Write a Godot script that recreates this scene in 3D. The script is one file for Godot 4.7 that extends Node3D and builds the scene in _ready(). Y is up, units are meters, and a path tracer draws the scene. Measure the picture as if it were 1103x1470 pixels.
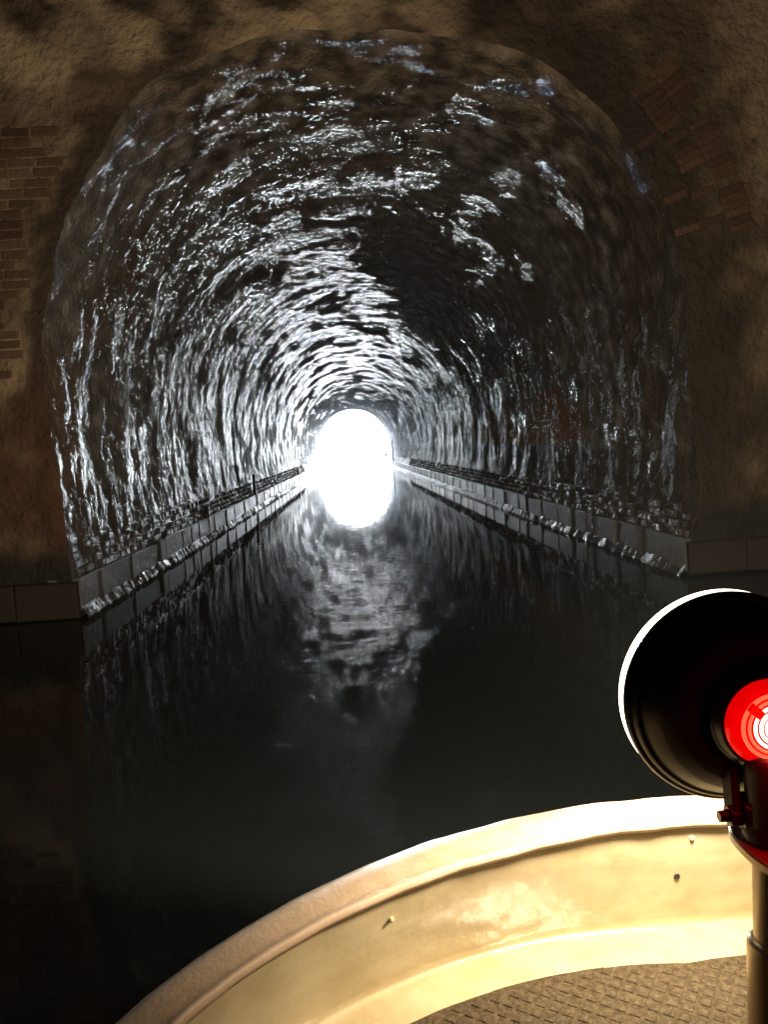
extends Node3D
# A canal tunnel seen over the bow of a narrowboat, looking out to the far, sunlit mouth. y up, metres; the tunnel runs down -z.

const CX := 0.25          # the tunnel's axis
const ZN := 6.5           # distance to the near mouth of the bore
const ZF := 53.0          # distance to the far mouth
const EYE := Vector3(0, 1.3, 0)

var rng := RandomNumberGenerator.new()
var n_big := FastNoiseLite.new()
var n_mid := FastNoiseLite.new()
var n_fine := FastNoiseLite.new()
var n_patch := FastNoiseLite.new()
var cam_basis: Basis
var used := {}

# ------------------------------------------------------------------ helpers
func numbered(called: String) -> String:
	used[called] = used.get(called, -1) + 1
	return called if used[called] == 0 else "%s_%03d" % [called, used[called]]

func thing(called: String, label: String, category: String, at := Vector3.ZERO, group := "") -> Node3D:
	var o := Node3D.new()
	o.name = numbered(called)
	add_child(o)
	o.position = at
	o.set_meta("label", label)
	o.set_meta("category", category)
	if group: o.set_meta("group", group)
	return o

func obj(called: String, mesh: Mesh, m: Material, parent: Node) -> MeshInstance3D:
	var o := MeshInstance3D.new()
	var taken := {}
	for c in parent.get_children(): taken[String(c.name)] = true
	var nm := called
	var k := 0
	if parent.has_meta("n_" + called): k = parent.get_meta("n_" + called)
	if k > 0: nm = "%s_%03d" % [called, k]
	parent.set_meta("n_" + called, k + 1)
	o.name = nm
	o.mesh = mesh
	if m: o.material_override = m
	parent.add_child(o, true)
	return o

func struct(called: String, mesh: Mesh, m: Material, label := "", category := "") -> MeshInstance3D:
	var o := MeshInstance3D.new()
	o.name = numbered(called)
	o.mesh = mesh
	o.material_override = m
	o.set_meta("kind", "structure")
	if label: o.set_meta("label", label)
	if category: o.set_meta("category", category)
	add_child(o, true)
	return o

func lin(r: float, g: float, b: float) -> Color:
	return Color(r, g, b).linear_to_srgb()

func mat(c: Color, rough: float, spec := 0.5, metal := 0.0) -> StandardMaterial3D:
	var m := StandardMaterial3D.new()
	m.albedo_color = c
	m.roughness = rough
	m.metallic_specular = spec
	m.metallic = metal
	return m

func noise_tex(seed_: int, size: int, freq: float, octaves: int, lo := Color.BLACK, hi := Color.WHITE, ridged := false) -> ImageTexture:
	var n := FastNoiseLite.new()
	n.seed = seed_
	n.noise_type = FastNoiseLite.TYPE_SIMPLEX_SMOOTH
	n.frequency = freq
	n.fractal_octaves = octaves
	n.fractal_gain = 0.55
	if ridged: n.fractal_type = FastNoiseLite.FRACTAL_RIDGED
	var im := n.get_seamless_image(size, size)
	im.convert(Image.FORMAT_RGB8)
	if lo != Color.BLACK or hi != Color.WHITE:
		var data := im.get_data()
		for i in range(0, data.size(), 3):
			var t := data[i] / 255.0
			var c := lo.lerp(hi, t)
			data[i] = int(c.r * 255.0)
			data[i + 1] = int(c.g * 255.0)
			data[i + 2] = int(c.b * 255.0)
		im = Image.create_from_data(size, size, false, Image.FORMAT_RGB8, data)
	return ImageTexture.create_from_image(im)

func relief(m: StandardMaterial3D, tex: Texture2D, cm: float, scale: Vector3, triplanar := true) -> void:
	m.heightmap_enabled = true
	m.heightmap_texture = tex
	m.heightmap_scale = cm
	m.uv1_scale = scale
	if triplanar:
		m.uv1_triplanar = true
		m.uv1_world_triplanar = true

# a grid of points (rows x columns) as a smooth mesh; keep(i, j) may send a quad to a second surface or drop it
func grid(p: PackedVector3Array, cols: int, uv := PackedVector2Array(), col := PackedColorArray(), flip := false, which := PackedByteArray()) -> ArrayMesh:
	var rows := p.size() / cols
	var nrm := PackedVector3Array()
	nrm.resize(p.size())
	for j in rows:
		var jm := maxi(j - 1, 0) * cols
		var jp := mini(j + 1, rows - 1) * cols
		for i in cols:
			var a := p[j * cols + mini(i + 1, cols - 1)] - p[j * cols + maxi(i - 1, 0)]
			var b := p[jp + i] - p[jm + i]
			var n := a.cross(b).normalized()
			nrm[j * cols + i] = -n if flip else n
	var idx := [PackedInt32Array(), PackedInt32Array(), PackedInt32Array()]
	for j in rows - 1:
		for i in cols - 1:
			var k := j * cols + i
			var w := 0 if which.is_empty() else which[k]
			if w > 2: continue
			if flip: idx[w].append_array([k, k + 1, k + cols, k + 1, k + cols + 1, k + cols])
			else: idx[w].append_array([k, k + cols, k + 1, k + 1, k + cols, k + cols + 1])
	var am := ArrayMesh.new()
	for w in 3:
		if idx[w].is_empty(): continue
		var arr := []
		arr.resize(Mesh.ARRAY_MAX)
		arr[Mesh.ARRAY_VERTEX] = p
		arr[Mesh.ARRAY_NORMAL] = nrm
		if not uv.is_empty(): arr[Mesh.ARRAY_TEX_UV] = uv
		if not col.is_empty(): arr[Mesh.ARRAY_COLOR] = col
		arr[Mesh.ARRAY_INDEX] = idx[w]
		am.add_surface_from_arrays(Mesh.PRIMITIVE_TRIANGLES, arr)
	return am

# flat-shaded quad, seen from the side its normal a->b->c (anticlockwise) points to
func quad(st: SurfaceTool, a: Vector3, b: Vector3, c: Vector3, d: Vector3) -> void:
	for v in [a, c, b, a, d, c]:
		st.add_vertex(v)

# a box with chamfered long edges on its front (+z) side and jittered corners: size s, centred, front at +s.z/2
func stone(s: Vector3, bevel: float, jit := 0.0) -> ArrayMesh:
	var st := SurfaceTool.new()
	st.begin(Mesh.PRIMITIVE_TRIANGLES)
	stone_into(st, s, bevel, jit, Transform3D())
	st.generate_normals()
	return st.commit()

func stone_into(st: SurfaceTool, s: Vector3, bevel: float, jit: float, t: Transform3D) -> void:
	st.set_smooth_group(-1)
	var h := s * 0.5
	var f := []
	var m := []
	var b := []
	for c in [[-1, -1], [1, -1], [1, 1], [-1, 1]]:
		var j := Vector3(rng.randf_range(-jit, jit), rng.randf_range(-jit, jit), rng.randf_range(-jit, jit) * 0.6)
		f.append(t * (Vector3(c[0] * (h.x - bevel), c[1] * (h.y - bevel), h.z) + j))
		m.append(t * (Vector3(c[0] * h.x, c[1] * h.y, h.z - bevel) + j))
		b.append(t * Vector3(c[0] * h.x, c[1] * h.y, -h.z))
	var mid: Vector3 = (f[0] + f[1] + f[2] + f[3]) / 4.0 + t.basis.z.normalized() * rng.randf_range(-jit, jit) * 0.7
	for k in 4:
		var k2 := (k + 1) % 4
		for v in [f[k], mid, f[k2]]: st.add_vertex(v)
		quad(st, m[k], m[k2], f[k2], f[k])
		quad(st, b[k], b[k2], m[k2], m[k])
	quad(st, b[3], b[2], b[1], b[0])

# plain box between two corners
func block(lo: Vector3, hi: Vector3) -> ArrayMesh:
	var b := BoxMesh.new()
	b.size = hi - lo
	var st := SurfaceTool.new()
	st.append_from(b, 0, Transform3D(Basis(), (lo + hi) / 2))
	return st.commit()

# profile [[r, h], ...] turned about the local y axis
func lathe(pr: Array, seg := 48, smooth := true) -> ArrayMesh:
	var st := SurfaceTool.new()
	st.begin(Mesh.PRIMITIVE_TRIANGLES)
	for k in pr.size() - 1:
		st.set_smooth_group(0 if smooth else -1)
		for i in seg:
			var a0 := TAU * i / seg
			var a1 := TAU * (i + 1) / seg
			var p := []
			for q in [[k, a0], [k + 1, a0], [k + 1, a1], [k, a1]]:
				p.append(Vector3(pr[q[0]][0] * cos(q[1]), pr[q[0]][1], pr[q[0]][0] * sin(q[1])))
			if pr[k][0] > 1e-5:
				for v in [p[0], p[1], p[2], p[0], p[2], p[3]]: st.add_vertex(v)
			else:
				for v in [p[0], p[1], p[2]]: st.add_vertex(v)
	st.index()
	st.generate_normals()
	return st.commit()

# round a profile's corners enough to keep lathe() smooth but crisp: doubles each corner
func crisp(pr: Array, d := 0.0012) -> Array:
	var out := [pr[0]]
	for k in range(1, pr.size() - 1):
		var a := Vector2(pr[k - 1][0], pr[k - 1][1])
		var b := Vector2(pr[k][0], pr[k][1])
		var c := Vector2(pr[k + 1][0], pr[k + 1][1])
		var p := b.move_toward(a, minf(d, a.distance_to(b) * 0.4))
		var q := b.move_toward(c, minf(d, c.distance_to(b) * 0.4))
		out.append([p.x, p.y])
		out.append([q.x, q.y])
	out.append(pr[-1])
	return out

func torus(r: float, w: float) -> TorusMesh:
	var t := TorusMesh.new()
	t.inner_radius = r - w
	t.outer_radius = r + w
	t.rings = 48
	t.ring_segments = 10
	return t

# ------------------------------------------------------------------ the shape of the bore
# half-widths, springing and rise shrink a little towards the far mouth
func bore(z: float) -> Dictionary:
	var t := clampf((z - ZN) / (ZF - ZN), 0, 1)
	return {"a": lerpf(2.72, 2.38, t), "b": lerpf(3.29, 2.52, pow(t, 0.8)), "y0": 1.3, "e": lerpf(2.65, 2.05, sqrt(t)), "foot": kerb_x(z) + 0.03}

func kerb_x(z: float) -> float:
	return lerpf(2.60, 2.02, clampf((z - ZN) / (ZF - ZN), 0, 1))

# point on the section: u from 0 (left foot, at the kerb's top) over the crown (0.5) to 1 (right foot)
func section(u: float, B: Dictionary) -> Vector2:
	var s := -1.0 if u < 0.5 else 1.0
	var v := u * 2.0 if u < 0.5 else 2.0 - u * 2.0      # 0 foot .. 1 crown
	var foot_y := 0.30
	var low := 0.21
	if v < low:
		var k := v / low
		var y := lerpf(foot_y, B.y0, k)
		var w: float = lerpf(B.foot, B.a, 1.0 - pow(1.0 - k, 2.0))
		return Vector2(CX + s * w, y)
	var q := (v - low) / (1.0 - low) * PI / 2
	var w2: float = B.a * pow(maxf(cos(q), 0.0), 2.0 / B.e)
	return Vector2(CX + s * w2, B.y0 + B.b * pow(sin(q), 2.0 / B.e))

# the same section with its points spaced evenly along the arc
func spaced(B: Dictionary, n: int) -> PackedVector2Array:
	var raw := PackedVector2Array()
	var m := 600
	for i in m + 1:
		raw.append(section(float(i) / m, B))
	var at := PackedFloat32Array([0.0])
	for i in m: at.append(at[i] + raw[i].distance_to(raw[i + 1]))
	var out := PackedVector2Array()
	var k := 0
	for i in n:
		var d := at[m] * i / (n - 1)
		while k < m - 1 and at[k + 1] < d: k += 1
		out.append(raw[k].lerp(raw[k + 1], clampf((d - at[k]) / maxf(at[k + 1] - at[k], 1e-6), 0, 1)))
	return out

func half_width_at(y: float, z: float) -> float:
	var B := bore(z)
	if y < B.y0:
		var k: float = clampf((y - 0.30) / (B.y0 - 0.30), 0, 1)
		return lerpf(B.foot, B.a, 1.0 - pow(1.0 - k, 2.0))
	return B.a * pow(maxf(1.0 - pow((y - B.y0) / B.b, B.e), 0.0), 1.0 / B.e)

# how far the lining stands inward of its ideal section: s metres along the arc, z metres along the tunnel
func bumps(s: float, z: float) -> float:
	var h := n_big.get_noise_2d(s * 30.0, z * 45.0) * 0.035 * (1.0 + 0.8 * clampf(8.5 - z, 0.0, 2.0))
	var near := 1.0 + 0.1 * (1.0 - smoothstep(8.0, 22.0, z))
	h += near * n_mid.get_noise_2d(s * 150.0, z * 420.0) * 0.0075
	h += near * n_fine.get_noise_2d(s * 400.0, z * 820.0) * 0.005
	h += near * n_fine.get_noise_2d(s * 130.0 + 333.0, z * 1000.0) * 0.004
	var course := floori((s + n_big.get_noise_2d(z * 40.0, s * 40.0) * 0.03) / 0.085)
	var brick := floori((z + 0.115 * posmod(course, 2) + n_big.get_noise_2d(s * 60.0, z * 60.0) * 0.06) / 0.235)
	h += (float(posmod(hash(course * 7919 + brick * 104729), 1000)) / 1000.0 - 0.5) * 0.0075
	return h

# the worn arris of the near mouth: the crown flares outward over its last half metre
func mouth_curve(c: Vector2, z: float) -> float:
	var k := clampf((z - ZN) / 0.22, 0.0, 1.0)
	return 0.05 * (1.0 - sqrt(maxf(1.0 - (1.0 - k) * (1.0 - k), 0.0))) * smoothstep(3.5, 4.4, c.y)

func seen(p: Vector3, margin := 0.03) -> bool:
	var q := cam_basis.transposed() * (p - EYE)
	if q.z > -0.05: return false
	var f := 735.0 / tan(deg_to_rad(67.3) / 2)
	return absf(q.x / -q.z * f) < 551.5 * (1.0 + margin) and absf(q.y / -q.z * f) < 735.0 * (1.0 + margin)

# ------------------------------------------------------------------ the boat's plan
const BC := Vector2(0.54, -0.435)   # centre of the round bow, x and z
func bow(deg: float, rho: float, y: float) -> Vector3:
	if deg < -90.0: return Vector3(BC.x - rho, y, BC.y + (-90.0 - deg) * 0.02)
	if deg > 90.0: return Vector3(BC.x + rho, y, BC.y + (deg - 90.0) * 0.02)
	var a := deg_to_rad(deg)
	return Vector3(BC.x + sin(a) * rho, y, BC.y - cos(a) * rho)

func inner(deg: float) -> float:
	return 0.055 * smoothstep(15.0, 62.0, absf(deg))

func foot(deg: float) -> float:   # the foot of the bulwark: the sides lean in over the deck
	return 0.949 + 0.0017 * minf(absf(deg), 40.0)

const DECK := 0.341
func side_point(deg: float, y: float, w := 0.0) -> Vector3:
	var k := clampf((0.562 - y) / (0.562 - DECK), 0.0, 1.0)
	return bow(deg, lerpf(0.910 + inner(deg), foot(deg), k) + w, y)

func mat_edge(deg: float) -> float:
	return 0.840 + 0.0020 * minf(absf(deg), 42.0)

# sweep a section [[rho, y, share of inner()], ...] round the bow
func sweep(pr: Array, step := 1.5, wob := 0.0) -> ArrayMesh:
	var p := PackedVector3Array()
	var uv := PackedVector2Array()
	var deg := -195.0
	while deg <= 195.01:
		for q in pr:
			var w := 0.0 if wob == 0.0 else n_big.get_noise_2d(deg * 6.0, q[1] * 400.0) * wob
			p.append(bow(deg, q[0] + inner(deg) * q[2] + w, q[1] + w * 0.5))
			uv.append(Vector2(deg * 0.0165, q[1] * 1.0 + q[0]))
		deg += step
	return grid(p, pr.size(), uv)

func _ready() -> void:
	rng.seed = 41
	# ---------------------------------------------------------------- camera
	var f := 735.0 / tan(deg_to_rad(67.3) / 2)
	var d := Vector3((503.0 - 551.5) / f, (735.0 - 641.0) / f, -1.0).normalized()   # the tunnel's direction, in the camera's axes
	var up := Vector3(-0.064, 0.998, 0.0)
	up = (up - d * up.dot(d)).normalized()
	var right := d.cross(up)
	cam_basis = Basis(right, up, -d).transposed()
	var cam := Camera3D.new()
	cam.name = "camera"
	cam.fov = 67.3
	cam.near = 0.05
	cam.far = 2000.0
	cam.transform = Transform3D(cam_basis, EYE)
	add_child(cam)
	# ---------------------------------------------------------------- sky, sun behind thin cloud, exposure
	var env := Environment.new()
	env.tonemap_mode = Environment.TONE_MAPPER_LINEAR
	env.tonemap_exposure = 11.0
	env.fog_enabled = true          # thin mist hanging in the tunnel
	env.fog_density = 0.0004
	env.fog_light_color = Color(0.86, 0.95, 1.0)
	env.background_mode = Environment.BG_SKY
	env.sdfgi_enabled = true
	env.ssao_enabled = true
	env.ssil_enabled = true
	var sky := Sky.new()
	var sm := ProceduralSkyMaterial.new()
	sm.sky_top_color = Color(0.74, 0.80, 0.88)
	sm.sky_horizon_color = Color(0.93, 0.96, 1.0)
	sm.sky_curve = 0.15
	sm.ground_bottom_color = Color(0.2, 0.2, 0.18)
	sm.ground_horizon_color = Color(0.5, 0.52, 0.5)
	sm.sky_energy_multiplier = 2.0
	sky.sky_material = sm
	env.sky = sky
	var we := WorldEnvironment.new()
	we.name = "environment"
	we.environment = env
	add_child(we)
	var sun := DirectionalLight3D.new()
	sun.name = "sun"
	sun.light_energy = 0.5
	sun.light_color = Color(0.95, 0.98, 1.0)
	sun.light_angular_distance = 18.0
	sun.shadow_enabled = true
	sun.basis = Basis.looking_at(Vector3(-0.06, -0.10, 1.0))
	add_child(sun)
	# ---------------------------------------------------------------- noises and materials
	for q in [[n_big, 3, 0.02, 3], [n_mid, 7, 0.02, 3], [n_fine, 11, 0.02, 2], [n_patch, 19, 0.02, 4]]:
		q[0].seed = q[1]
		q[0].frequency = q[2]
		q[0].fractal_octaves = q[3]
		q[0].noise_type = FastNoiseLite.TYPE_SIMPLEX_SMOOTH
	var fractal := noise_tex(15, 1024, 0.009, 7)
	var grit := noise_tex(5, 1024, 0.02, 5)
	var lumps := noise_tex(6, 512, 0.012, 4)
	var wet_rough := noise_tex(8, 512, 0.02, 4, Color(0.36, 0.36, 0.36), Color(0.62, 0.62, 0.62))

	var wet := mat(Color.WHITE, 1.0, 0.5)
	wet.vertex_color_use_as_albedo = true
	wet.roughness_texture = wet_rough
	relief(wet, grit, 1.6, Vector3(1.0, 1.0, 1.0), false)
	var dull := mat(Color.WHITE, 0.55, 0.45)
	dull.vertex_color_use_as_albedo = true
	relief(dull, grit, 1.6, Vector3(1.0, 1.0, 1.0), false)
	var dry_m := mat(Color.WHITE, 0.72, 0.36)
	dry_m.vertex_color_use_as_albedo = true
	relief(dry_m, grit, 1.6, Vector3(1.0, 1.0, 1.0), false)
	var kerb_mats := []
	for k in 4:
		var g: float = [0.095, 0.12, 0.08, 0.105][k]
		var km := mat(lin(g, g * 0.98, g * 0.92), 0.6, 0.35)
		relief(km, fractal, 0.35, Vector3(0.9, 0.9, 0.9))
		kerb_mats.append(km)
	var ledge_m := mat(lin(0.06, 0.06, 0.055), 0.9, 0.45)
	ledge_m.roughness_texture = wet_rough
	relief(ledge_m, grit, 2.0, Vector3(2.2, 2.2, 2.2))
	var sett_mats := []
	for k in 4:
		var g: float = [0.08, 0.12, 0.055, 0.095][k]
		var km := mat(lin(g, g * 0.96, g * 0.88), 0.58, 0.42)
		relief(km, grit, 1.0, Vector3(3, 3, 3))
		sett_mats.append(km)
	var brick_mats := []
	for k in 6:
		var c: Array = [[0.075, 0.046, 0.034], [0.095, 0.058, 0.041], [0.115, 0.072, 0.05], [0.14, 0.092, 0.062], [0.165, 0.115, 0.078], [0.19, 0.14, 0.095]][k]
		var bm := mat(lin(c[0], c[1], c[2]), 0.8, 0.3)
		relief(bm, fractal, 0.9, Vector3(1.7, 1.7, 1.7))
		brick_mats.append(bm)
	var face_m := mat(Color.WHITE, 0.85, 0.3)
	face_m.vertex_color_use_as_albedo = true
	relief(face_m, fractal, 3.0, Vector3(0.8, 0.8, 0.8))
	var vault_m := mat(lin(0.03, 0.024, 0.018), 0.9, 0.3)
	var iron := mat(lin(0.02, 0.02, 0.022), 0.5, 0.4)

	# ================================================================ the large structure
	build_outside()
	build_water()
	build_bore(wet, dull, dry_m, kerb_mats, ledge_m, sett_mats, iron)
	build_headwall(face_m, brick_mats, kerb_mats)
	build_chamber(vault_m)
	# ================================================================ the objects
	build_boat(grit, fractal)
	build_lamp(iron)

# ------------------------------------------------------------------ outside the far mouth
func build_outside() -> void:
	var turf := mat(lin(0.07, 0.09, 0.035), 0.95, 0.2)
	# the hill over the tunnel, as banks with real thickness to each side, above and behind
	struct("hillside", block(Vector3(-60, -1.5, -ZF), Vector3(-5.4, 16, 24)), turf)
	struct("hillside", block(Vector3(5.95, -1.5, -ZF), Vector3(60, 16, 24)), turf)
	struct("hillside", block(Vector3(-5.4, 7.2, -ZF), Vector3(5.95, 16, 24)), turf)
	struct("hillside", block(Vector3(-5.4, -1.5, 8.5), Vector3(5.95, 7.2, 24)), turf)
	# ground: far shore and the banks of the wide water beyond the mouth
	struct("ground", block(Vector3(-1500, -1.6, -1700), Vector3(1500, 0.35, -420)), turf)
	struct("canal_bank", block(Vector3(-400, -1.5, -420), Vector3(-30, 0.4, -ZF - 0.01)), turf)
	struct("canal_bank", block(Vector3(30, -1.5, -420), Vector3(400, 0.4, -ZF - 0.01)), turf)
	# the outer face of the far mouth
	var B := bore(ZF)
	var arc := spaced(B, 61)
	var p := PackedVector3Array()
	for k in 61:
		var c := arc[k]
		var s := maxf(absf(c.x - CX), 0.01)
		var o := Vector2(CX + clampf((c.x - CX) * 3.0, -5.65, 5.65), clampf(0.3 + (c.y - 0.3) * 2.2, 0.3, 7.25))
		p.append(Vector3(c.x, c.y, -ZF - 0.02))
		p.append(Vector3(o.x, o.y, -ZF - 0.02))
	var ashlar := mat(lin(0.3, 0.28, 0.24), 0.8, 0.3)
	var t := thing("portal_wall", "stone outer face round the far bright mouth of the tunnel", "wall")
	obj("wall_face", grid(p, 2), ashlar, t)
	for s in [-1, 1]:
		var a := Vector3(CX + s * 2.40, -0.3, -ZF - 0.6)
		var b := Vector3(CX + s * 5.6, 0.32, -ZF - 0.03)
		obj("footing", block(Vector3(minf(a.x, b.x), a.y, a.z), Vector3(maxf(a.x, b.x), b.y, b.z)), ashlar, t)
	# dark stump seen against the light at the right foot of the far mouth
	var post := thing("bollard", "small dark bollard against the light at the right foot of the far tunnel mouth", "bollard", Vector3(CX + 2.22, 0.32, -ZF - 0.25))
	var dark := mat(lin(0.03, 0.03, 0.03), 0.6)
	obj("shaft", lathe(crisp([[0.0, 0.42], [0.14, 0.42], [0.16, 0.36], [0.14, 0.30], [0.15, 0.0]], 0.02), 16), dark, post)
	obj("foot", lathe([[0.15, 0.03], [0.2, 0.02], [0.2, 0.0]], 16), dark, post)

func build_water() -> void:
	var wm := mat(lin(0.006, 0.008, 0.009), 0.03, 0.36)
	relief(wm, noise_tex(31, 1024, 0.010, 2), 0.05, Vector3(0.14, 0.30, 0.38))
	var p := PackedVector3Array()
	var zs := [8.5, 0.0, -3.0, -6.0, -12.0, -25.0, -53.0, -120.0, -440.0]
	for z in zs:
		for x in [-420.0, -30.0, -6.0, 0.0, 6.0, 30.0, 420.0]:
			p.append(Vector3(x, 0, z))
	struct("canal_water", grid(p, 7), wm)

# ------------------------------------------------------------------ the bore
func build_bore(wet: Material, dull: Material, dry_m: Material, kerb_mats: Array, ledge_m: Material, sett_mats: Array, iron: Material) -> void:
	var t := thing("tunnel", "long dark arched canal tunnel lining with wet rough masonry lit from its far mouth", "tunnel")
	# rows of points, close together near the eye
	var zs := PackedFloat32Array()
	var z := ZN
	while z < ZF:
		zs.append(z)
		z += 0.025 + 0.0012 * (z - ZN)
	zs.append(ZF)
	var n := 400
	var p := PackedVector3Array()
	var uv := PackedVector2Array()
	var col := PackedColorArray()
	var which := PackedByteArray()
	for zz in zs:
		var arc := spaced(bore(zz), n)
		var s := -5.3
		for i in n:
			var c := arc[i]
			var tan_ := (arc[mini(i + 1, n - 1)] - arc[maxi(i - 1, 0)]).normalized()
			if i > 0: s += c.distance_to(arc[i - 1])
			var inward := Vector2(tan_.y, -tan_.x)
			var h := bumps(s, zz)
			h += 0.018 * n_mid.get_noise_2d(s * 110.0, zz * 110.0) * (1.0 - smoothstep(6.7, 7.6, zz))
			if c.y < 0.62: h = h * 0.35 - 0.012
			var q := c + inward * (h - mouth_curve(c, zz))
			p.append(Vector3(q.x, q.y, -zz))
			uv.append(Vector2(s, zz))
			# wet or dull, by patches
			var side := (c.x - CX) / 2.8
			var m := n_patch.get_noise_2d(s * 45.0, zz * 30.0)
			var v := m + 0.10 - 0.28 * clampf(side, 0.0, 1.0) * clampf((26.0 - zz) / 12.0, 0.0, 1.0)
			var e1 := Vector2((zz - 12.9) / 2.1, (c.x - 1.0) / 0.75).length()
			var e2 := Vector2((zz - 16.0) / 3.2, (c.x - 1.75) / 0.6).length()
			var bare := 0.0
			if c.y > 2.5: bare = clampf(1.25 - e1 + m * 0.9, 0, 1) + clampf(1.25 - e2 + m * 0.9, 0, 1)
			var band := 0.0
			if side > 0.0 and c.y < 1.95:
				band = smoothstep(1.16, 1.22, c.y) * (1.0 - smoothstep(1.6, 1.95, c.y + m * 0.5)) * smoothstep(9.0, 10.5, zz) * (1.0 - smoothstep(16.0, 20.0, zz))
			var dry := smoothstep(20.0, 44.0, zz) * 0.78 - 0.42
			if c.y < 1.0 + m * 0.4 + (0.1 if side > 0.0 else 0.0): v = -1.0
			which.append(2 if m * 0.9 + n_mid.get_noise_2d(s * 60.0, zz * 40.0) * 0.4 < dry or bare > 0.3 or band * 0.9 > m + 0.42 or m < 0.55 * side * (1.0 - smoothstep(10.0, 20.0, zz)) - 0.16 else 0 if v > 0.0 else 1)
			# colour of the masonry: soot, lime, silt, a brown band low on the right
			var w := n_patch.get_noise_2d(s * 160.0 + 900.0, zz * 160.0)
			var w2 := n_big.get_noise_2d(s * 22.0 + 400.0, zz * 22.0)
			var base := Color(0.12, 0.12, 0.117).lerp(Color(0.25, 0.25, 0.245), clampf(0.5 + w, 0, 1))
			base = base.lerp(Color(0.36, 0.36, 0.35), clampf((w - 0.22) * 3.0, 0, 0.8))
			base = base.lerp(Color(0.14, 0.095, 0.062), clampf(w2 * 1.6 - 0.2, 0, 0.7))
			if side > 0.0 and c.y < 1.95:
				base = base.lerp(Color(0.30, 0.17, 0.085), band * 0.85)
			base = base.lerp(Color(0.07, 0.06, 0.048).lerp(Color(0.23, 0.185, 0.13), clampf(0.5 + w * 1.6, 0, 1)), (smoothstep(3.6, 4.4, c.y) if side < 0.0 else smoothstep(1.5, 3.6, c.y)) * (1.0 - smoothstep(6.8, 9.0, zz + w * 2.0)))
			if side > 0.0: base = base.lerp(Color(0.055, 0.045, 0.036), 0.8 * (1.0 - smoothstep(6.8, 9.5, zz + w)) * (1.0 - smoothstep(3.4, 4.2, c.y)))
			if c.y < 1.18: base = base.lerp(Color(0.06, 0.055, 0.05), 0.6 * (1.0 - smoothstep(1.0, 1.18, c.y)))
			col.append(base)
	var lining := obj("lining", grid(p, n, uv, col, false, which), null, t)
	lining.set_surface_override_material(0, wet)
	lining.set_surface_override_material(1, dull)
	lining.set_surface_override_material(2, dry_m)
	# kerb stones along both waterlines, with a rough wet footing at their feet
	for s in [-1, 1]:
		z = ZN
		while z < ZF - 0.3:
			var L := rng.randf_range(0.85, 1.3) if rng.randf() < 0.75 else rng.randf_range(0.45, 0.7)
			L = minf(L, ZF - z)
			var m0 := z + L / 2
			var k := obj("kerb_stone", stone(Vector3(L - rng.randf_range(0.006, 0.02), rng.randf_range(0.27, 0.285), 0.26), 0.012, 0.006), kerb_mats[rng.randi() % 4], t)
			var x: float = CX + s * (kerb_x(m0) + 0.13 + rng.randf_range(-0.003, 0.003))
			k.transform = Transform3D(Basis(Vector3.UP, -s * PI / 2 + s * 0.0034 + rng.randf_range(-0.002, 0.002)), Vector3(x, 0.19 + rng.randf_range(-0.006, 0.006), -m0))
			z += L
		var lp := PackedVector3Array()
		z = ZN
		while z < ZF:
			for q in [[0.06, 0.10], [0.0, 0.088], [-0.014, 0.072], [-0.024, 0.055], [-0.032, 0.03], [-0.045, 0.018], [-0.06, -0.04], [-0.07, -0.1]]:
				var w := n_fine.get_noise_2d(z * 800.0 + q[0] * 3000.0 * s, q[1] * 3000.0 + 77.0) * 0.0166
				var w2 := n_mid.get_noise_2d(z * 160.0, 300.0 * s + q[0] * 900.0) * 0.0126
				var drop := minf(n_fine.get_noise_2d(z * 260.0, 50.0 * s) * 0.09, 0.01)
				lp.append(Vector3(CX + s * (kerb_x(z) + q[0] + w + w2), q[1] * 0.95 + w * 0.8 + drop, -z))
			z += 0.014 + 0.0022 * (z - ZN)
		obj("footing", grid(lp, 8, PackedVector2Array(), PackedColorArray(), s > 0), ledge_m, t)
		# courses of small setts on the kerb: the near ones each a piece, the far ones joined
		var meshes := []
		for v in 8: meshes.append(stone(Vector3(1, 1, 1), 0.12, 0.07))
		var far := SurfaceTool.new()
		far.begin(Mesh.PRIMITIVE_TRIANGLES)
		for course in 4:
			z = ZN + 0.05 + rng.randf() * 0.1
			while z < 34.0:
				var L := rng.randf_range(0.075, 0.16)
				var hgt := 0.060
				var y := 0.366 + course * 0.071 + rng.randf_range(-0.004, 0.004)
				var skip: bool = rng.randf() < [0.05, 0.12, 0.3, 0.55][course]
				var proud := rng.randf_range(0.0, 0.02)
				var x: float = CX + s * (half_width_at(y, z + L / 2) + 0.03 - proud)
				var tr := Transform3D(Basis(Vector3.UP, -s * PI / 2 + rng.randf_range(-0.03, 0.03)) * Basis.from_scale(Vector3(L - 0.014, hgt, 0.07)), Vector3(x, y, -z - L / 2))
				if not skip:
					if z < 11.8:
						var o := obj("sett", meshes[rng.randi() % 8], sett_mats[rng.randi() % 4], t)
						o.transform = tr
					else:
						stone_into(far, Vector3.ONE, 0.12, 0.07, tr)
				z += L
		far.generate_normals()
		var fo := obj("sett_courses", far.commit(), sett_mats[0], t)
		fo.set_meta("kind", "stuff")
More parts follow.
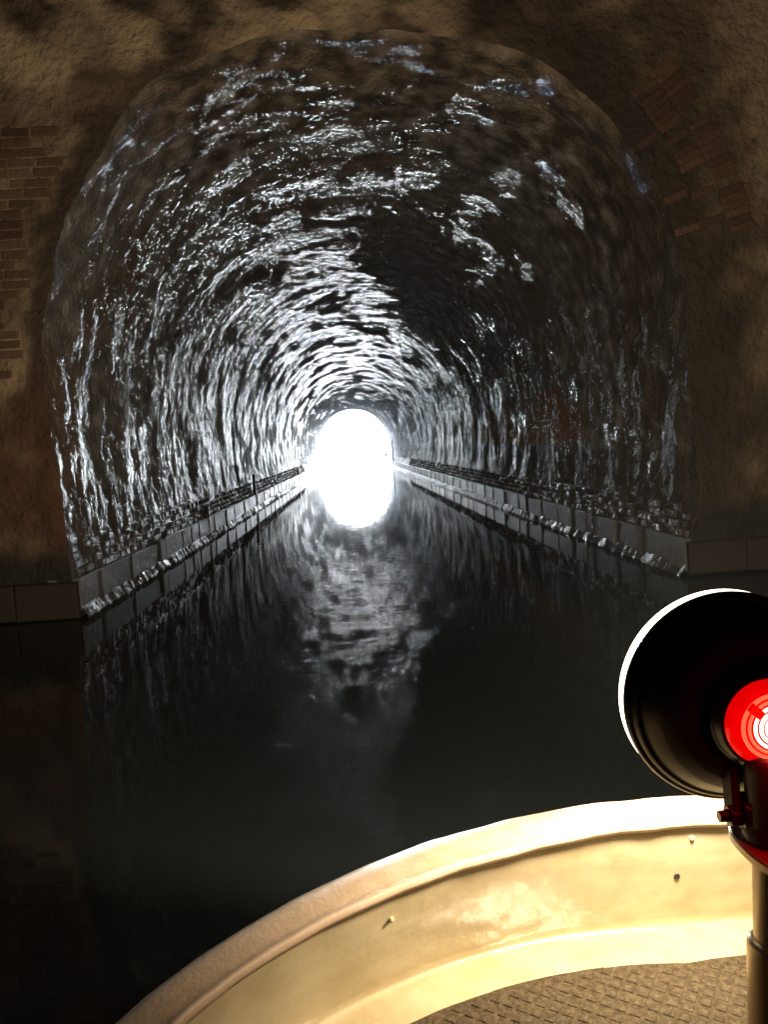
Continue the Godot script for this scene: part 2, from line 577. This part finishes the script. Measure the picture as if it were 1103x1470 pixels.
	# dark straps and slots that cross the kerb
	for q in [[-1, 9.38, 0.10, 0.36, 0.012], [-1, 12.1, 0.05, 0.50, 0.014], [-1, 17.6, -0.1, 0.80, 0.022], [1, 12.3, 0.05, 0.36, 0.012], [1, 9.0, 0.05, 0.34, 0.012], [1, 44.0, -0.1, 1.5, 0.05], [-1, 30.0, -0.1, 0.6, 0.04]]:
		var x: float = CX + q[0] * (kerb_x(q[1]) + 0.024)
		var st := obj("strap", stone(Vector3(q[4] * 2.0, q[3] - q[2], 0.06), 0.004, 0.001), iron, t)
		st.transform = Transform3D(Basis(Vector3.UP, -q[0] * PI / 2), Vector3(x, (q[2] + q[3]) / 2, -q[1]))

# ------------------------------------------------------------------ the wall round the near mouth
func build_headwall(face_m: Material, brick_mats: Array, kerb_mats: Array) -> void:
	var t := thing("headwall", "dark brown brick wall round the near mouth of the tunnel, lit dimly by the headlamp", "wall")
	var n := 220
	var arc := spaced(bore(ZN), n)
	var p := PackedVector3Array()
	var col := PackedColorArray()
	var rows := 48
	var dirs := PackedVector2Array()
	var rim := PackedVector2Array()
	var along := -5.3
	for i in n:
		var c := arc[i]
		var tan_ := (arc[mini(i + 1, n - 1)] - arc[maxi(i - 1, 0)]).normalized()
		dirs.append(Vector2(-tan_.y, tan_.x))
		if i > 0: along += c.distance_to(arc[i - 1])
		var h := bumps(along, ZN) + 0.018 * n_mid.get_noise_2d(along * 110.0, ZN * 110.0)
		if c.y < 0.62: h = h * 0.35 - 0.012
		rim.append(c - dirs[i] * (h - mouth_curve(c, ZN)))
	for j in rows:
		var k := float(j) / (rows - 1)
		for i in n:
			var c := arc[i]
			var o := c + Vector2(sign(c.x - CX) * 3.4 * minf(absf(c.x - CX) / 1.2, 1.0), 2.6 * clampf((c.y - 0.3) / 2.0, 0, 1))
			var q := rim[i].lerp(o, k * k * 0.85 + k * 0.15)
			var h := n_mid.get_noise_2d(q.x * 60.0, q.y * 60.0) * 0.025 + n_fine.get_noise_2d(q.x * 130.0, q.y * 130.0) * 0.010
			var bricked := (smoothstep(1.9, 2.3, q.y) * (1.0 - smoothstep(4.1, 4.5, q.y))) if q.x < 0 else (smoothstep(0.4, 0.6, q.y) * smoothstep(1.5, 1.9, q.x))
			h *= 1.0 - 0.7 * bricked
			var edge := clampf(k * 9.0, 0, 1)
			
			p.append(Vector3(q.x, q.y, -ZN + h * edge - 0.002))
			var w := n_patch.get_noise_2d(q.x * 55.0 + 50.0, q.y * 55.0)
			var w2 := n_fine.get_noise_2d(q.x * 150.0, q.y * 150.0)
			var base := Color(0.16, 0.122, 0.09).lerp(Color(0.45, 0.35, 0.23), clampf(0.45 + w * 1.5 + w2 * 0.5, 0, 1))
			base = base.lerp(Color(0.05, 0.04, 0.032), clampf((-w - 0.02 + w2 * 0.25) * 3.5, 0, 0.85))
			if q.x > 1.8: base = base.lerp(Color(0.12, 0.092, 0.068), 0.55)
			if q.x < 0: base = base.lerp(Color(0.15, 0.112, 0.08).lerp(Color(0.24, 0.18, 0.125), 0.5 + w2), 0.75 * bricked)
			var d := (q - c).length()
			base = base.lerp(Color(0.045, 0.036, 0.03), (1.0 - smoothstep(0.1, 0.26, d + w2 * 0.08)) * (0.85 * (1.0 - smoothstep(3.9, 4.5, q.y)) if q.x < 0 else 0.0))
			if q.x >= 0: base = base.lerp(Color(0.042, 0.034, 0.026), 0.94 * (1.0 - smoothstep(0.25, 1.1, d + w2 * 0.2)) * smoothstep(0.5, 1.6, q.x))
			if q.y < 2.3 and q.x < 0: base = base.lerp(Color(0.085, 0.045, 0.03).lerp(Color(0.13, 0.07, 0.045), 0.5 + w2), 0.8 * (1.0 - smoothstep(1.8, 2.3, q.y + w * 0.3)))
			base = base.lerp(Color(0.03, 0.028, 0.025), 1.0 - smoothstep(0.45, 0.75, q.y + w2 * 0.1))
			col.append(base)
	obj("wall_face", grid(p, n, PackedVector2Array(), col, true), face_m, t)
	# level courses on the left of the mouth
	var meshes := []
	for v in 8: meshes.append(stone(Vector3(1, 1, 1), 0.10, 0.05))
	var y := 1.9
	var row := 0
	while y < 5.4:
		row += 1
		var x := -4.2 + (0.11 if row % 2 else 0.0) + rng.randf_range(-0.02, 0.02)
		while x < 1.2:
			var L := 0.215 if rng.randf() < 0.8 else 0.103
			var mid := Vector3(x + L / 2, y, -ZN)
			var gone := rng.randf()
			var w := n_patch.get_noise_2d(mid.x * 55.0 + 50.0, y * 55.0)
			var room := y - 1.3 < 3.3 and mid.x + L / 2 < CX - half_width_at(y, ZN) - 0.17
			if room and seen(mid, 0.35) and gone > 0.02 + clampf(w * 1.2 - 0.2, 0, 0.8) + 0.7 * (1.0 - smoothstep(1.9, 2.4, y)) + 1.2 * smoothstep(3.7, 4.25, y):
				var o := obj("brick", meshes[rng.randi() % 8], brick_mats[clampi(int(2.5 + w * 4.0 + rng.randf_range(-1.2, 1.2)), 0, 5)], t)
				var proud := rng.randf_range(0.003, 0.012)
				o.transform = Transform3D(Basis(Vector3.FORWARD, rng.randf_range(-0.012, 0.012)) * Basis.from_scale(Vector3(L, 0.064 + rng.randf_range(-0.004, 0.004), 0.05)), mid + Vector3(0, rng.randf_range(-0.003, 0.003), proud - 0.025))
			x += L + 0.012
		y += 0.079
	# bricks on edge that fan round the mouth over its crown and right side
	for ring in 3:
		var acc := rng.randf() * 0.05
		for i in range(1, n):
			acc += (arc[i].distance_to(arc[i - 1])) * (1.0 + (0.13 + ring * 0.228) / 2.75)
			while acc > 0.074:
				acc -= 0.074
				if i < n * 0.36 or arc[i].y < 0.6: continue
				var dir := dirs[i]
				if dir.dot(arc[i] - Vector2(CX, 1.6)) < 0: dir = -dir
				var c := arc[i] + dir * (0.13 + ring * 0.228 + rng.randf_range(-0.004, 0.004))
				var mid := Vector3(c.x, c.y, -ZN)
				var w := n_patch.get_noise_2d(c.x * 55.0 + 50.0, c.y * 55.0)
				if ring == 0 and rng.randf() < 0.8: continue
				var lone := clampf(n_mid.get_noise_2d(c.x * 30.0, c.y * 30.0) * 2.5 + 0.55, 0.15, 1.0) if c.x > 2.0 and c.y > 2.9 else 2.0
				if not seen(mid, 0.35) or rng.randf() < lone + clampf(w * 1.2, -0.2, 0.3): continue
				var o := obj("voussoir", meshes[rng.randi() % 8], brick_mats[clampi(int(1.4 + w * 3.0 + rng.randf_range(-1.2, 1.2)), 0, 2)], t)
				var b := Basis(Vector3(-dir.y, dir.x, 0), Vector3(-dir.x, -dir.y, 0), Vector3.BACK)
				o.transform = Transform3D(b * Basis.from_scale(Vector3(0.061, 0.213, 0.05)), mid + Vector3(0, 0, rng.randf_range(-0.020, -0.010)))
	var plinth_m := mat(lin(0.034, 0.027, 0.021), 0.8, 0.3)
	# plinth of large stones just over the water, both sides
	for s in [-1, 1]:
		var x0 := 2.605
		for L in [0.52, 0.85, 0.8, 0.9]:
			var k := obj("plinth_stone", stone(Vector3(L - 0.012, 0.30 if s < 0 else 0.28, 0.3), 0.014, 0.008), plinth_m, t)
			k.position = Vector3(CX + s * (x0 + L / 2), 0.16, -ZN - 0.09 + rng.randf_range(-0.01, 0.01))
			x0 += L

func build_chamber(m: Material) -> void:
	var t := thing("vault", "dark brick vault over the boat on the near side of the tunnel mouth", "tunnel")
	var p := PackedVector3Array()
	for z in [-ZN - 0.05, -3.0, 0.0, 4.0, 8.6]:
		for k in 41:
			var a := PI * k / 40
			p.append(Vector3(CX - 5.2 * signf(cos(a)) * pow(absf(cos(a)), 0.8), -0.3 + 7.2 * pow(sin(a), 0.8), z))
	obj("ceiling", grid(p, 41, PackedVector2Array(), PackedColorArray(), true), m, t)

# ------------------------------------------------------------------ the boat
func build_boat(grit: Texture2D, fractal: Texture2D) -> void:
	var cream := mat(lin(0.57, 0.485, 0.315), 0.17, 0.5)
	relief(cream, fractal, 0.10, Vector3(1.6, 1.6, 1.6))
	var rail := mat(lin(0.64, 0.49, 0.36), 0.40, 0.5)
	relief(rail, grit, 0.05, Vector3(4, 4, 4))
	var grime := noise_tex(51, 512, 0.012, 6, Color(0.90, 0.88, 0.83), Color(1.0, 1.0, 1.0))
	cream.albedo_texture = grime
	rail.albedo_texture = grime
	var black := mat(lin(0.02, 0.02, 0.022), 0.4, 0.5)
	var t := thing("narrowboat", "round cream painted bow of a narrowboat with a thick gunwale", "boat")
	obj("hull", sweep([[0.86, -0.4, 0.0], [0.98, 0.0, 0.0], [1.03, 0.30, 0.0], [1.03, 0.42, 0.2], [1.012, 0.54, 0.4]]), black, t)
	obj("gunwale", sweep([[1.008, 0.525, 0.4], [1.020, 0.540, 0.4], [1.023, 0.552, 0.4], [1.019, 0.564, 0.4], [1.008, 0.573, 0.45], [0.985, 0.580, 0.6], [0.955, 0.582, 0.8], [0.920, 0.580, 1], [0.910, 0.579, 1], [0.906, 0.5815, 1], [0.901, 0.5825, 1], [0.897, 0.580, 1], [0.8955, 0.574, 1], [0.897, 0.566, 1], [0.925, 0.561, 1]], 1.5, 0.0025), rail, t)
	var bp := PackedVector3Array()
	var bdeg := -195.0
	while bdeg <= 195.01:
		for k in 15:
			var w := n_big.get_noise_2d(bdeg * 5.0, k * 14.0) * 0.0016 + n_mid.get_noise_2d(bdeg * 8.0, k * 20.0) * 0.0006
			bp.append(side_point(bdeg, lerpf(0.562, DECK + 0.008, k / 14.0), w))
		bp.append(bow(bdeg, foot(bdeg) - 0.006, DECK + 0.002))
		bp.append(bow(bdeg, foot(bdeg) - 0.014, DECK + 0.001))
		bdeg += 1.0
	obj("bulwark", grid(bp, 17), cream, t)
	# the deck: one sheet from the foot of the bulwark to the middle line
	var dp := PackedVector3Array()
	var deg := -195.0
	while deg <= 195.01:
		dp.append(bow(deg, foot(deg) - 0.008, DECK + 0.0012))
		var q := bow(deg, 0.5, DECK)
		dp.append(q)
		dp.append(Vector3(BC.x, DECK, minf(q.z + 0.25, 1.57)))
		deg += 1.5
	obj("deck", grid(dp, 3), cream, t)
	# studs and a screw hole on the bulwark
	var stud := lathe(crisp([[0.0, 0.006], [0.0035, 0.006], [0.0048, 0.0035], [0.005, 0.0005], [0.0075, 0.0], [0.0075, -0.004]]), 8)
	for q in [[-33.5, 0.508], [3.0, 0.538], [33.0, 0.53]]:
		var s := obj("stud", stud, cream, t)
		var at := side_point(q[0], q[1])
		s.transform = Transform3D(Basis(Quaternion(Vector3.UP, Vector3(BC.x - at.x, 0, BC.y - at.z).normalized())), at)
	var hole := obj("screw_hole", lathe([[0.0, -0.003], [0.003, 0.0006], [0.0055, 0.0012], [0.006, 0.0]], 10), black, t)
	var hat := side_point(1.5, 0.455, -0.001)
	hole.transform = Transform3D(Basis(Quaternion(Vector3.UP, Vector3(BC.x - hat.x, 0, BC.y - hat.z).normalized())), hat)
	# the mat
	var rubber := mat(lin(0.125, 0.092, 0.052), 0.60, 0.4)
	relief(rubber, grit, 0.15, Vector3(6, 6, 6))
	rubber.albedo_texture = noise_tex(52, 512, 0.02, 6, Color(0.55, 0.52, 0.48), Color(1.0, 1.0, 1.0))
	var mt := thing("deck_mat", "worn brown rubber mat with raised square studs on the cream foredeck", "mat", Vector3(BC.x, DECK + 0.002, BC.y))
	var mp := PackedVector3Array()
	deg = -120.0
	while deg <= 120.01:
		var w := n_fine.get_noise_2d(deg * 20.0, 5.0) * 0.0015
		var e := bow(deg, mat_edge(deg) + w, 0.0) - Vector3(BC.x, 0, BC.y)
		mp.append(e)
		mp.append(e + Vector3(0, 0.0038, 0))
		mp.append(e * 0.996 + Vector3(0, 0.0045, 0))
		mp.append(Vector3(0, 0.0045, maxf(e.z * 0.3, 0.0)))
		deg += 1.5
	obj("sheet", grid(mp, 4), rubber, mt)
	var studs := []
	for v in 4: studs.append(stone(Vector3(0.0165, 0.0150, 0.004), 0.0007, 0.0003))
	var rest := SurfaceTool.new()
	rest.begin(Mesh.PRIMITIVE_TRIANGLES)
	var ang := deg_to_rad(-34.5)
	var b := Basis(Vector3.UP, ang)
	for i in range(-60, 61):
		for j in range(-60, 61):
			var q := b * Vector3(i * 0.0238, 0, j * 0.0252)
			var r := Vector2(q.x, q.z).length()
			var phi := rad_to_deg(atan2(q.x, -q.z))
			if r > mat_edge(phi) - 0.011 or q.z > 0.02: continue
			var tr := Transform3D(b * Basis(Vector3.RIGHT, -PI / 2), q + Vector3(0, 0.0045 + rng.randf_range(-0.0003, 0.0002), 0))
			if seen(q + Vector3(BC.x, DECK + 0.004, BC.y), 0.01):
				obj("tread", studs[rng.randi() % 4], rubber, mt).transform = tr
			else:
				stone_into(rest, Vector3(0.0165, 0.0150, 0.004), 0.0007, 0.0, tr)
	rest.generate_normals()
	obj("tread_field", rest.commit(), rubber, mt).set_meta("kind", "stuff")

# ------------------------------------------------------------------ the lamp and its post
func build_lamp(iron: Material) -> void:
	var at := Vector3(0.547, 0.890, -1.12)
	var enamel := mat(lin(0.018, 0.016, 0.014), 0.33, 0.5)
	var steel := mat(lin(0.45, 0.38, 0.28), 0.36, 0.5, 0.7)
	var dark_steel := mat(lin(0.03, 0.025, 0.022), 0.35, 0.5)
	var t := thing("headlamp", "large round black headlamp with a glowing rim and a red tell-tale lens on its back", "lamp", at)
	t.scale = Vector3.ONE * 1.06
	var turn := Transform3D(Basis(Vector3.RIGHT, PI / 2), Vector3.ZERO)   # local y becomes +z, towards the stern
	# bowl, open to the front: outer skin, then back along the inside
	var bowl := obj("bowl", lathe(crisp([[0.128, 0.012], [0.146, 0.0], [0.151, 0.002], [0.152, 0.008], [0.149, 0.014], [0.144, 0.016], [0.143, 0.020], [0.139, 0.026], [0.135, 0.027], [0.131, 0.033], [0.118, 0.052], [0.100, 0.070], [0.080, 0.082], [0.066, 0.086], [0.0, 0.088]]), 96), enamel, t)
	bowl.transform = turn
	var mirror := mat(lin(0.8, 0.78, 0.72), 0.15, 0.5, 1.0)
	var refl := obj("reflector", lathe([[0.145, 0.001], [0.128, 0.022], [0.105, 0.05], [0.07, 0.072], [0.0, 0.08]], 64), mirror, t)
	refl.transform = turn
	# front glass: a shallow drum and dome standing proud of the rim, glowing
	var glow := mat(lin(0.9, 0.85, 0.7), 0.3)
	glow.emission_enabled = true
	glow.emission = Color(1.0, 0.92, 0.79)
	glow.emission_energy_multiplier = 0.55
	var glass := obj("front_glass", lathe([[0.1460, 0.0], [0.1495, -0.004], [0.1500, -0.018], [0.146, -0.024], [0.11, -0.037], [0.06, -0.045], [0.0, -0.048]], 96), glow, t)
	glass.transform = turn
	# the tell-tale: bezel, red dome, bright rings inside
	var bez := obj("bezel", lathe(crisp([[0.062, 0.083], [0.067, 0.090], [0.068, 0.094], [0.064, 0.098], [0.0625, 0.103], [0.0615, 0.109], [0.059, 0.112], [0.056, 0.111]]), 64), dark_steel, t)
	bez.transform = turn
	var red := mat(lin(0.5, 0.005, 0.004), 0.12, 0.5)
	red.emission_enabled = true
	red.emission = Color(1.0, 0.0, 0.008)
	red.emission_energy_multiplier = 0.072
	red.clearcoat_enabled = true
	red.clearcoat = 1.0
	red.clearcoat_roughness = 0.05
	var lens := obj("red_lens", lathe([[0.0575, 0.110], [0.0545, 0.118], [0.047, 0.125], [0.036, 0.130], [0.02, 0.133], [0.0, 0.134]], 64), red, t)
	lens.transform = turn
	var hot := mat(lin(0.9, 0.7, 0.5), 0.3)
	hot.emission_enabled = true
	hot.emission = Color(1.0, 0.92, 0.79)
	hot.emission_energy_multiplier = 0.32
	var warm := mat(lin(0.9, 0.4, 0.3), 0.3)
	warm.emission_enabled = true
	warm.emission = Color(1.0, 0.42, 0.28)
	warm.emission_energy_multiplier = 0.1
	for k in 6:
		var r: float = [0.006, 0.013, 0.020, 0.027, 0.034, 0.041][k]
		var ring := obj("lens_ring", torus(r, [0.0028, 0.0026, 0.0024, 0.0022, 0.0020, 0.0026][k]), hot if k < 4 else warm, lens)
		ring.position = Vector3(0, 0.134 - r * r * 3.4, 0)
	obj("lens_clip", stone(Vector3(0.012, 0.022, 0.004), 0.0015), red, lens).transform = Transform3D(Basis(Vector3.UP, -2.3) * Basis(Vector3.RIGHT, -PI / 2), Vector3(-0.026, 0.134, -0.023))
	# yoke under the bowl
	var st := SurfaceTool.new()
	st.begin(Mesh.PRIMITIVE_TRIANGLES)
	for s in [-1, 1]:
		stone_into(st, Vector3(0.012, 0.085, 0.028), 0.003, 0.0, Transform3D(Basis(Vector3.RIGHT, -0.45) * Basis(Vector3.BACK, s * 0.16), Vector3(s * 0.034, -0.088, 0.080)))
	stone_into(st, Vector3(0.07, 0.03, 0.045), 0.004, 0.0, Transform3D(Basis(), Vector3(0, -0.122, 0.100)))
	st.generate_normals()
	obj("yoke", st.commit(), dark_steel, t)
	# cross bolt with its nuts, at the left of the yoke
	var sideways := Basis(Vector3.BACK, PI / 2)
	var bolt := obj("bolt", lathe(crisp([[0.0, 0.072], [0.0085, 0.072], [0.0085, 0.060], [0.0145, 0.060], [0.0145, 0.044], [0.019, 0.044], [0.019, 0.039], [0.010, 0.039], [0.010, -0.06], [0.0, -0.06]], 0.0015), 6, false), dark_steel, t)
	bolt.transform = Transform3D(sideways, Vector3(0.010, -0.128, 0.100))
	# lights: the bulb's light leaves by the front glass; the tell-tale throws a little red on the post
	var bulb := OmniLight3D.new()
	bulb.name = "headlamp_light"
	bulb.light_color = Color(1.0, 0.92, 0.79)
	bulb.light_energy = 0.145
	bulb.light_size = 0.05
	bulb.omni_range = 60
	bulb.omni_attenuation = 2.0
	bulb.shadow_enabled = true
	bulb.position = Vector3(0, 0, -0.012)
	t.add_child(bulb)
	var beam := SpotLight3D.new()
	beam.name = "headlamp_beam"
	beam.light_color = Color(1.0, 0.89, 0.75)
	beam.light_energy = 1.2
	beam.light_size = 0.05
	beam.spot_angle = 70.0
	beam.spot_angle_attenuation = 0.25
	beam.spot_range = 60
	beam.spot_attenuation = 2.0
	beam.shadow_enabled = true
	beam.position = Vector3(0, 0, -0.02)
	beam.rotation.x = deg_to_rad(20.0)
	t.add_child(beam)
	var tell := OmniLight3D.new()
	tell.name = "red_lens_light"
	tell.light_color = Color(1.0, 0.02, 0.01)
	tell.light_energy = 0.003
	tell.light_size = 0.04
	tell.omni_range = 5
	tell.omni_attenuation = 2.0
	tell.shadow_enabled = true
	tell.position = Vector3(0, 0, 0.150)
	t.add_child(tell)
	# the post
	var p := thing("lamp_post", "grey steel lamp post with an oval flange and a thicker sleeve, carrying the headlamp", "post", Vector3(0.550, DECK + 0.001, -1.0))
	obj("tube", lathe([[0.027, 0.37], [0.027, 0.0]], 32), steel, p)
	obj("sleeve", lathe(crisp([[0.026, 0.235], [0.034, 0.233], [0.036, 0.225], [0.036, 0.0]], 0.003), 32), steel, p)
	obj("neck", lathe(crisp([[0.0, 0.505], [0.031, 0.505], [0.035, 0.49], [0.035, 0.405], [0.039, 0.395], [0.040, 0.382]], 0.004), 32), dark_steel, p)
	var poly := PackedVector2Array()
	for k in 48:
		var a := TAU * k / 48
		var rr := 1.0 / pow(pow(absf(cos(a)) / 0.050, 2.6) + pow(absf(sin(a)) / 0.078, 2.6), 1.0 / 2.6)
		poly.append(Vector2(cos(a), sin(a)) * rr)
	var fs := SurfaceTool.new()
	fs.begin(Mesh.PRIMITIVE_TRIANGLES)
	fs.set_smooth_group(-1)
	for k in 48:
		var a := poly[k]
		var c := poly[(k + 1) % 48]
		var up := func(v: Vector2, y: float, s: float): return Vector3(v.x * s, y, v.y * s)
		for v in [up.call(Vector2.ZERO, 0.012, 1), up.call(a, 0.012, 0.96), up.call(c, 0.012, 0.96), up.call(a, 0.012, 0.96), up.call(a, 0.009, 1), up.call(c, 0.009, 1), up.call(a, 0.012, 0.96), up.call(c, 0.009, 1), up.call(c, 0.012, 0.96), up.call(a, 0.009, 1), up.call(a, 0.0, 1), up.call(c, 0.0, 1), up.call(a, 0.009, 1), up.call(c, 0.0, 1), up.call(c, 0.009, 1), up.call(Vector2.ZERO, 0.0, 1), up.call(c, 0.0, 1), up.call(a, 0.0, 1)]:
			fs.add_vertex(v)
	fs.generate_normals()
	obj("flange", fs.commit(), steel, p).position = Vector3(0, 0.370, 0.012)
